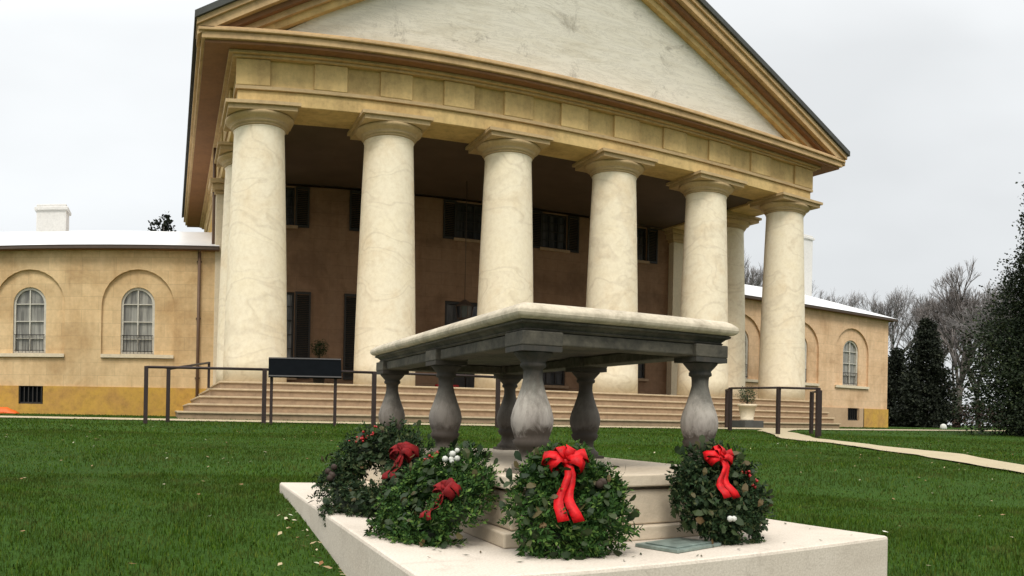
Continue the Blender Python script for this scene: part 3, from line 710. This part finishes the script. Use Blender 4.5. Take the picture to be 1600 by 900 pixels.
# ------------------------------------------------------------------ wreaths
def tomb_pt(u, v, z): c, s = math.cos(TH), math.sin(TH); return Vector((TQ[0] + u * c - v * s, TQ[1] + u * s + v * c, z))
def wreath(label, centre, toward, R, rt_, seed, leaf, ribbon, bow_ang=90, squash=1.0, bow_scale=1.0, extras=None, tail=1.0, flat=.8, open_=.35):
    rr = random.Random(seed)
    n = Vector(toward).normalized(); x = Vector((0, 0, 1)).cross(n).normalized(); y = n.cross(x)
    M4 = Matrix((x, y, n)).transposed().to_4x4(); M4.translation = centre
    t = thing('wreath', label, 'wreath', tuple(centre), group='evergreen wreaths round the tomb', mat4=M4)
    core = MB(); k = 40
    for i in range(k):
        for j in range(8):
            A = 2 * PI * i / k; B = 2 * PI * j / 8; q = rt_ * .30
            core.v.append(((R - rt_ + q * math.cos(B)) * math.cos(A), (R - rt_ + q * math.cos(B)) * math.sin(A) * squash, q * math.sin(B) * flat))
    for i in range(k):
        for j in range(8): core.f.append((i * 8 + j, ((i + 1) % k) * 8 + j, ((i + 1) % k) * 8 + (j + 1) % 8, i * 8 + (j + 1) % 8)); core.sm.append(True)
    part('ring_frame', core, M_CORE, t, local=True)
    f = MB()
    for s in range(950):
        A = rr.uniform(0, 2 * PI); B = rr.uniform(-.15 * PI, 1.2 * PI)
        if rr.random() < .3: B = rr.uniform(0, 2 * PI)
        rad = Vector((math.cos(A), math.sin(A), 0)); tan = Vector((-math.sin(A), math.cos(A), 0)); nn = Vector((0, 0, 1))
        side = rad * math.cos(B) + nn * math.sin(B)
        lump = 1 + .22 * math.sin(A * 3 + seed) + .12 * math.sin(A * 7 + seed * 2)
        base = rad * (R - rt_) + side * rt_ * rr.uniform(.15, .72) * lump
        d = (side * rr.uniform(.4, 1.1) + tan * rr.uniform(.2, 1.3) + Vector((rr.gauss(0, .3), rr.gauss(0, .3), rr.gauss(0, .25)))).normalized()
        L = rt_ * rr.uniform(.35, .68); pa = d.orthogonal().normalized(); pb = d.cross(pa)
        nl = 15
        for q in range(nl):
            tt = (q + .5) / nl; ph = q * 2.4 + rr.random(); o_ = base + d * L * tt
            dd = (d * .75 + (pa * math.cos(ph) + pb * math.sin(ph)) * .9).normalized(); l = rr.uniform(.016, .030) * (1.1 - .4 * tt); wv = dd.cross(Vector((rr.gauss(0, 1), rr.gauss(0, 1), rr.gauss(0, 1)))).normalized() * rr.uniform(.0028, .0060)
            P = [o_, o_ + dd * l * .45 + wv, o_ + dd * l, o_ + dd * l * .45 - wv]
            P = [Vector((p.x, p.y * squash, max(p.z, -rt_) * flat)) for p in P]
            f.add(P, [(0, 1, 2, 3)])
    part('foliage', f, leaf, t, local=True, recalc=False)
    f = MB()
    for s in range(150):
        A = rr.uniform(0, 2 * PI); B = rr.uniform(0, PI); rad = Vector((math.cos(A), math.sin(A), 0)); side = rad * math.cos(B) + Vector((0, 0, 1)) * math.sin(B); tan = Vector((-math.sin(A), math.cos(A), 0))
        o_ = rad * (R - rt_) + side * rt_ * rr.uniform(.75, 1.0); dd = (side * rr.uniform(.3, .9) + tan * rr.uniform(-.9, .9) + Vector((rr.gauss(0, .3), rr.gauss(0, .3), 0))).normalized(); l = rr.uniform(.03, .055); wv = dd.cross(side + Vector((rr.gauss(0, .3), rr.gauss(0, .3), .1))).normalized() * l * .26; up_ = side * l * .12
        P = [o_, o_ + dd * l * .35 + wv + up_, o_ + dd * l * .75 + wv * .8, o_ + dd * l - up_, o_ + dd * l * .75 - wv * .8, o_ + dd * l * .35 - wv + up_]
        f.add([Vector((p.x, p.y * squash, max(p.z, -rt_) * flat)) for p in P], [(0, 1, 2, 3, 4, 5)])
    part('broad_leaves', f, M_BROAD, t, local=True, recalc=False)
    # bow
    a = math.radians(bow_ang); b0 = Vector((math.cos(a), math.sin(a) * squash, 0)) * (R - rt_) + Vector((0, 0, rt_ * flat * .95))
    bm_ = MB(); S = .072 * bow_scale; wR = .0165 * bow_scale
    def ribbon_strip(path, widths, wdir):
        k0 = len(bm_.v)
        for p, wd in zip(path, widths): bm_.v.extend([tuple(p + wdir * wd), tuple(p - wdir * wd)])
        for i in range(len(path) - 1): q = k0 + 2 * i; bm_.f.append((q, q + 1, q + 3, q + 2)); bm_.sm.append(True)
    for sgn, dy, sc_ in ((-1, .25, 1), (1, .3, 1), (-1, -.35, .75), (1, -.3, .8), (-.35, .95, .7), (.45, .9, .75), (0.1, .1, .45)):
        pth = []; wd = []
        for i in range(13):
            q = 2 * PI * i / 12; rr_ = S * sc_ * (1 - math.cos(q)) / 2
            off = Vector((sgn * rr_, dy * rr_, S * .42 * math.sin(q) + .008)); pth.append(b0 + off); off += Vector((rr.gauss(0, .0022), rr.gauss(0, .0022), rr.gauss(0, .003))); pth[-1] = b0 + off; wd.append(wR * (.4 + .7 * math.sin(q / 2)) * rr.uniform(.8, 1.2))
        dr = Vector((sgn, dy, 0)).normalized(); ribbon_strip(pth, wd, Vector((-dr.y, dr.x, .25)).normalized())
    for sgn in (-.35, .28):
        pth = []; wd = []
        for i in range(9):
            q = i / 8; pth.append(b0 + Vector((sgn * S * 1.1 * q + .012 * math.sin(q * 7), -S * 2.1 * tail * q, .014 + .010 * math.sin(q * 9 + sgn) - .012 * q))); wd.append(wR * (.6 + .5 * q))
        ribbon_strip(pth, wd, Vector((1, .12, .2)).normalized())
    bo = part('bow', bm_, ribbon, t, local=True, recalc=False); so_ = bo.modifiers.new('s', 'SOLIDIFY'); so_.thickness = .0008
    kn = MB().lathe([(.004, -.014), (.013, -.010), (.016, 0), (.013, .010), (.004, .014)], n=12); kn.v = [(x_ + b0.x, z_ + b0.y, y_ + b0.z + .012) for x_, y_, z_ in kn.v]
    part('knot', kn, ribbon, bo, local=True)
    if extras:
        for (kind, A, cnt, m_at) in extras:
            e_ = MB()
            for q in range(cnt):
                aa = math.radians(A) + rr.gauss(0, .17); rad_ = (R - rt_) * rr.uniform(.85, 1.2); c = Vector((math.cos(aa) * rad_, math.sin(aa) * rad_ * squash, rt_ * flat * rr.uniform(.85, 1.05)))
                s_ = rr.uniform(.008, .013) if kind != 'berries' else .006
                if kind == 'cones':
                    s_ = .016
                kk = MB().lathe([(.15 * s_, -s_), (.75 * s_, -.6 * s_), (s_, 0), (.75 * s_, .6 * s_), (.15 * s_, s_)], n=8)
                e_.add([(x_ + c.x, y_ + c.y, z_ + c.z) for x_, y_, z_ in kk.v], kk.f, True)
            part({'flowers': 'flower_cluster', 'berries': 'berry_cluster', 'cones': 'cone_cluster'}[kind], e_, m_at, t, local=True)
    return t
# directions are written from the wreath toward the open side it faces
wreath('evergreen wreath with the big bright red bow leaning on the front of the tomb pedestal', tomb_pt(-.005, -.30, EYE - .280), (-.25, -.80, .50), .210, .096, 3, M_LEAF, M_RED, 98, 1.0, 1.0, [('cones', 20, 2, M_WIRE)], 1.35)
wreath('evergreen wreath with red bow at the right front corner of the tomb', tomb_pt(.60, -.30, EYE - .272), (-.05, -.85, .50), .205, .093, 11, M_LEAFD, M_RED, 95, 1.0, .85, [('flowers', 250, 2, M_COTTON), ('berries', 20, 14, M_BERRY)], 1.2)
wreath('evergreen wreath with white cotton bolls and slanting ribbon on the left flank of the tomb', tomb_pt(-.315, .14, EYE - .318), (-.72, -.20, .78), .272, .105, 21, M_LEAF, M_DKRED, 0, 1.0, .8, [('flowers', 75, 6, M_COTTON), ('berries', 120, 10, M_BERRY)], 1.0)
wreath('large dark wreath with dull red bow and berries behind the others on the left flank', tomb_pt(-.345, .88, EYE - .275), (-.62, -.45, .70), .30, .115, 33, M_LEAFD, M_DKRED, 20, 1.0, .95, [('berries', 120, 22, M_BERRY), ('cones', 200, 5, M_WIRE)], 1.0)

# ------------------------------------------------------------------ trees
def conifer(label, x, y, h, r, seed, mat, n=9000, lean=0, z0=None, group=None, wf=1.0, low=.02, leaf=.22, name='evergreen_tree'):
    rr = random.Random(seed); z0 = g(x, y) if z0 is None else z0
    t = thing(name, label, 'tree', (x, y, z0), group=group)
    tr = MB().tube((0, 0, -.1), (lean * .4, 0, h * .5), .035 * h * .6, .02 * h * .6, n=10); tr.tube((lean * .4, 0, h * .5), (lean, 0, h * .97), .02 * h * .6, .01, n=8)
    part('trunk', tr, M_BARK, t, local=True)
    f = MB(); nb = int(n / 46)
    for b in range(nb):
        tt = low + (1 - low) * (1 - (1 - rr.random()) ** .62) * .98; A = rr.uniform(0, 2 * PI)
        env = r * ((1 - tt) ** .72) * (.85 + .3 * math.sin(A * 3 + seed + tt * 9)) * (min(1, (tt + .06) * 7))
        L = env * rr.uniform(.78, 1.06); cz = tt * h; d = Vector((math.cos(A), math.sin(A), rr.uniform(-.25, .25)))
        o_ = Vector((lean * tt, 0, cz)); a_ = d * L
        for q in range(46):
            s = rr.uniform(.35, 1.03); c = o_ + a_ * s + Vector((rr.gauss(0, 1), rr.gauss(0, 1), rr.gauss(0, .75))) * (.065 * r * (1.15 - .5 * s) * wf)
            dd = (d + Vector((rr.gauss(0, .6), rr.gauss(0, .6), rr.gauss(0, .55)))).normalized(); ww = dd.cross(Vector((rr.gauss(0, 1), rr.gauss(0, 1), rr.gauss(0, 1)))).normalized(); l = leaf * rr.uniform(.6, 1.2); wl_ = l * .32
            f.add([c, c + dd * l * .5 + ww * wl_, c + dd * l, c + dd * l * .5 - ww * wl_], [(0, 1, 2, 3)])
    part('crown', f, mat, t, local=True, recalc=False); return t
def bare_tree(label, x, y, h, seed, spread=.9, mat=None, levels=7, group=None, thick=1.0):
    rr = random.Random(seed); z0 = g(x, y); t = thing('bare_tree', label, 'tree', (x, y, z0), group=group)
    tr = MB(); cr = MB()
    def grow(p, d, l, r, lev):
        q = p + d * l; q += Vector((rr.gauss(0, .04), rr.gauss(0, .04), 0)) * l
        (tr if lev < 2 else cr).tube(p, q, r, r * .66, n=6 if lev < 2 else (4 if lev < 4 else 3))
        if lev >= levels: return
        k = 3 if lev < levels - 1 else 4
        if lev == 0: k = 4
        for i in range(k):
            a = rr.uniform(0, 2 * PI); o1 = d.orthogonal().normalized(); o2 = d.cross(o1)
            tiltv = rr.uniform(.25, .75) * spread
            nd = (d + (o1 * math.cos(a) + o2 * math.sin(a)) * tiltv + Vector((0, 0, .16))).normalized()
            st = p + (q - p) * (1 if i < 2 else rr.uniform(.55, .95))
            grow(st, nd, l * rr.uniform(.64, .84), r * (.58 if i else .68), lev + 1)
    grow(Vector((0, 0, -.1)), Vector((rr.gauss(0, .04), rr.gauss(0, .04), 1)).normalized(), h * .27, h * .020 * thick, 0)
    part('trunk', tr, M_BARK, t, local=True); part('crown', cr, mat or M_TWIG, t, local=True); return t
conifer('huge dark evergreen tree cut off by the right edge of the picture', 20.3, -8.2, 9.2, 3.2, 5, M_NEEDLE, 150000, leaf=.10, low=.0)
conifer('low dark conifer just beyond the right wing corner', 40.6, 15.0, 5.4, 2.6, 6, M_NEEDLE2, 26000, leaf=.18, low=0)
conifer('pointed dark conifer on the lawn edge between the wing corner and the huge evergreen', 37.8, 10.2, 6.9, 2.3, 8, M_NEEDLE2, 34000, leaf=.17, low=0)
conifer('dark evergreen treetop showing above the left wing roof beside the mansion', -2.6, 27.0, 11.6, 3.0, 9, M_NEEDLE2, 22000, leaf=.24)
G = 'bare winter trees beyond the mansion'
bare_tree('bare tree with upright grey crown over the right wing roof near the tall chimney', 42.5, 34, 15.0, 31, .75, group=G)
bare_tree('slighter bare tree above the outer end of the right wing roof', 49.5, 33, 14.0, 32, .8, group=G)
bare_tree('bare tree standing directly behind the dark conifer', 52.0, 25.5, 13.0, 33, .9, group=G)
bare_tree('tall bare tree with a clear dark trunk between conifer and huge evergreen', 44.5, 12.6, 11.2, 34, .85, M_TWIGB, group=G, thick=1.2)
bare_tree('spreading bare tree whose branches touch the huge evergreen', 45.5, 7.6, 11.6, 35, 1.0, group=G)
bare_tree('thin bare tree close behind the russet hedge', 50.0, 14.5, 12.2, 36, .95, M_TWIGB, group=G)
bare_tree('dense grey bare tree filling the gap between the wing end and the pointed conifer', 53.0, 21.0, 12.4, 41, 1.0, group=G)
bare_tree('broad low bare tree over the lawn edge behind the pointed conifer', 51.5, 17.8, 10.6, 42, 1.1, M_TWIGB, group=G)
bare_tree('twiggy bare tree just left of the huge evergreen', 48.0, 9.8, 10.8, 43, 1.1, group=G)
# russet hedge
def hedge(label, a, b, h, d, n, seed, mat, leaf=.13):
    rr = random.Random(seed); A = Vector((*a, 0)); B = Vector((*b, 0)); L = (B - A).length; dx = (B - A).normalized(); dy = Vector((-dx.y, dx.x, 0))
    c0 = (A + B) / 2; z = g(c0.x, c0.y); t = thing('hedge', label, 'hedge', (c0.x, c0.y, z))
    st = MB(); f = MB()
    for i in range(int(L / .9)):
        if i % 4: continue
        p = -dx * (L / 2) + dx * (.9 * i + .4); st = MB().tube(p + Vector((0, 0, -.1)), p + Vector((rr.gauss(0, .1), rr.gauss(0, .1), h * .8)), .04, .015, n=5)
        part('stem', st, M_TWIGB, t, local=True)
    for _ in range(n):
        s = rr.uniform(-.5, .5) * L; hh_ = h * (1 + .18 * math.sin(s * 1.1 + seed) + .1 * math.sin(s * 3.1)); c = dx * s + dy * rr.gauss(0, d * .4) + Vector((0, 0, hh_ * rr.random() ** .7))
        dd = Vector((rr.gauss(0, 1), rr.gauss(0, 1), rr.gauss(0, 1))).normalized(); ww = dd.orthogonal().normalized(); l = leaf * rr.uniform(.6, 1.5)
        f.add([c, c + dd * l * .5 + ww * l * .3, c + dd * l, c + dd * l * .5 - ww * l * .3], [(0, 1, 2, 3)])
    part('foliage', f, mat, t, local=True, recalc=False)
hedge('long low russet hedge closing the lawn under the bare trees', (34, 26), (62, -18), 1.35, 1.1, 26000, 4, M_HEDGE, .22)
# far wooded ridge that hides the horizon
def woods():
    rr = random.Random(77); f = MB()
    for (cx, cy, hh, n) in [(x, y, h, 420) for x, y, h in [(66 + 6 * i, 46 - 9.5 * i, rr.uniform(4.5, 7.5)) for i in range(14)] + [(-70 + 10 * i, 75 + rr.uniform(-4, 4), rr.uniform(5, 7)) for i in range(16)]]:
        for _ in range(n):
            c = Vector((cx + rr.gauss(0, 4), cy + rr.gauss(0, 4), -.9 + hh * rr.random() ** .8)); dd = Vector((rr.gauss(0, 1), rr.gauss(0, 1), rr.gauss(0, 1.4))).normalized(); ww = dd.orthogonal().normalized(); l = rr.uniform(.4, 1.1)
            f.add([c, c + dd * l * .5 + ww * l * .12, c + dd * l, c + dd * l * .5 - ww * l * .12], [(0, 1, 2, 3)])
    o = part('distant_woods', f, M_HEDGE, recalc=False); tag(o, 'far leafless woods along the edge of the lawn', 'woods', kind='stuff')
woods()

# ------------------------------------------------------------------ grass blades
def path_mask(x, y):
    bad = (np.abs(y + 3.5) < .74) & (np.abs(x) < 34)
    bad |= (x > -2.1) & (x < 18.8) & (y > -2.2)
    bad |= (y > 5.9)
    c, s = math.cos(-TH), math.sin(-TH); dx, dy = x - TQ[0], y - TQ[1]; u = dx * c - dy * s; v = dx * s + dy * c
    bad |= (u > -.58) & (u < W_ + .485) & (v > -.59) & (v < L_ + .487)
    for a, b in zip(PATH_C[:-1], PATH_C[1:]):
        a = np.array(a); b = np.array(b); d = b - a; t = np.clip(((x - a[0]) * d[0] + (y - a[1]) * d[1]) / (d @ d), 0, 1)
        bad |= np.hypot(x - a[0] - t * d[0], y - a[1] - t * d[1]) < .35
    return bad
def blades(n, r0, r1, hmean, wid, pw=1.0):
    r = np.sqrt(RNG.uniform(r0 ** 2, r1 ** 2, n)) if pw == 1 else r0 + (r1 - r0) * RNG.random(n) ** pw
    a = YAW + RNG.uniform(-.82, .82, n)
    x = CAM.x + r * np.sin(a); y = CAM.y + r * np.cos(a)
    ok = ~path_mask(x, y); x, y = x[ok], y[ok]; n = len(x)
    gz = np.where(y > -3.5, -.9, np.where(y > -15.5, -.9 - .30 * ((-3.5 - y) / 12.), -1.20 - .055 * (-15.5 - y)))
    gz = gz + np.where(y < -5, 1, 0) * (.012 * np.sin(x * 1.3 + y * .7) + .010 * np.sin(y * 1.9 - x * .5))
    clump = .75 + .3 * np.sin(x * 5.1 + 2 * np.sin(y * 3.3)) * np.sin(y * 4.7 + 1.5 * np.sin(x * 2.9))
    h = hmean * RNG.uniform(.55, 1.35, n) * clump; th = RNG.uniform(0, 2 * PI, n); ln = RNG.uniform(.1, .75, n) * h
    la = RNG.uniform(0, 2 * PI, n); w_ = wid * RNG.uniform(.6, 1.3, n)
    cx, sx = np.cos(th) * w_, np.sin(th) * w_
    v = np.empty((n, 5, 3)); 
    v[:, 0] = np.stack([x - cx, y - sx, gz - .01], 1); v[:, 1] = np.stack([x + cx, y + sx, gz - .01], 1)
    mx = x + np.cos(la) * ln * .3; my = y + np.sin(la) * ln * .3
    v[:, 2] = np.stack([mx + cx * .75, my + sx * .75, gz + h * .6], 1); v[:, 3] = np.stack([mx - cx * .75, my - sx * .75, gz + h * .6], 1)
    v[:, 4] = np.stack([x + np.cos(la) * ln, y + np.sin(la) * ln, gz + h * np.sqrt(np.clip(1 - .4 * (ln / h) ** 2, .2, 1))], 1)
    return v
V = np.concatenate([blades(150000, 1.2, 6.0, .026, .0022), blades(120000, 5.5, 12, .026, .0036), blades(70000, 11, 20, .036, .008), blades(26000, 19, 38, .035, .014)])
n = len(V); me = bpy.data.meshes.new('grass'); me.vertices.add(n * 5); me.vertices.foreach_set('co', V.reshape(-1))
base = np.arange(n) * 5
loops = np.stack([base, base + 1, base + 2, base + 3, base + 3, base + 2, base + 4], 1).reshape(-1)
me.loops.add(len(loops)); me.loops.foreach_set('vertex_index', loops.astype(np.int32))
me.polygons.add(2 * n); ls = np.stack([np.arange(n) * 7, np.arange(n) * 7 + 4], 1).reshape(-1); me.polygons.foreach_set('loop_start', ls.astype(np.int32))
me.update(calc_edges=True); me.validate()
gm = leafy('grass blades', (.026, .056, .004), (.050, .105, .008), (.11, .14, .02), .9)
nt = gm.node_tree; bs = [q for q in nt.nodes if q.type == 'BSDF_PRINCIPLED'][0]; cr_ = [q for q in nt.nodes if q.type == 'VALTORGB'][0]
vv = coords(nt, rnd=False); pn = noise(nt, vv, .55, 6, .7, .8); pn2 = noise(nt, vv, 3.2, 5, .7)
c_ = mixc(nt, cramp(nt, pn, [(.46, (0, 0, 0)), (.66, (.7, .7, .7))]), cr_.outputs[0], (.035, .058, .008))
c_ = mixc(nt, cramp(nt, pn2, [(.50, (0, 0, 0)), (.68, (.7, .7, .7))]), c_, (.085, .090, .026))
nt.links.new(c_, bs.inputs['Base Color']); bs.inputs['Specular IOR Level'].default_value = .08
me.materials.append(gm)
go = bpy.data.objects.new('grass', me); COL.objects.link(go); tag(go, 'short dark green mown lawn grass', 'grass', kind='stuff')
# fallen leaves and clover heads on the lawn
f = MB(); rr = random.Random(12); f3 = MB()
def leaf_at(f, x, y, s, lift=.035):
    A = rr.uniform(0, 2 * PI); z = g(x, y) + lift; d = Vector((math.cos(A), math.sin(A), rr.uniform(-.3, .4))) * s; w_ = Vector((-math.sin(A), math.cos(A), rr.uniform(-.4, .4))) * s * .45; c = Vector((x, y, z))
    f.add([c - d, c - w_ * .8, c - w_ + d * .3, c + d, c + w_ + d * .3, c + w_ * .8], [(0, 1, 2, 3, 4, 5)])
for _ in range(420):
    r = rr.uniform(2, 17); A = YAW + rr.uniform(-.75, .75); x = CAM.x + r * math.sin(A); y = CAM.y + r * math.cos(A)
    if not path_mask(np.array([x]), np.array([y]))[0] and y < -4.5: leaf_at(f, x, y, rr.uniform(.010, .022))
for _ in range(70):
    v = rr.uniform(-.6, 1.6); p = tomb_pt(-.60 - abs(rr.gauss(0, .07)), v, 0); leaf_at(f, p.x, p.y, rr.uniform(.010, .022), .03)
for _ in range(160):
    uu, vv_ = rr.uniform(-.5, 1.15), rr.uniform(-.55, 1.9)
    if -.2 < uu < .93 and vv_ > -.2: continue
    p = tomb_pt(uu, vv_, 0); A = rr.uniform(0, 2 * PI); s_ = rr.uniform(.006, .016); d = Vector((math.cos(A), math.sin(A), 0)) * s_; w2 = Vector((-d.y, d.x, 0)) * .3; c = Vector((p.x, p.y, ztomb + .003)); f3.add([c - d, c - w2, c + d + Vector((0, 0, .003)), c + w2], [(0, 1, 2, 3)])
o = part('fallen_sprigs', f3, M_BROAD, recalc=False); tag(o, 'bits of leaf and needle shed from the wreaths on the pale plinth', 'leaves', kind='stuff')
o = part('fallen_leaves', f, leafy('dry leaves', (.20, .09, .03), (.42, .34, .20), (.62, .60, .48), .7), recalc=False); tag(o, 'scattered dry leaves and pale petals on the lawn', 'leaves', kind='stuff')
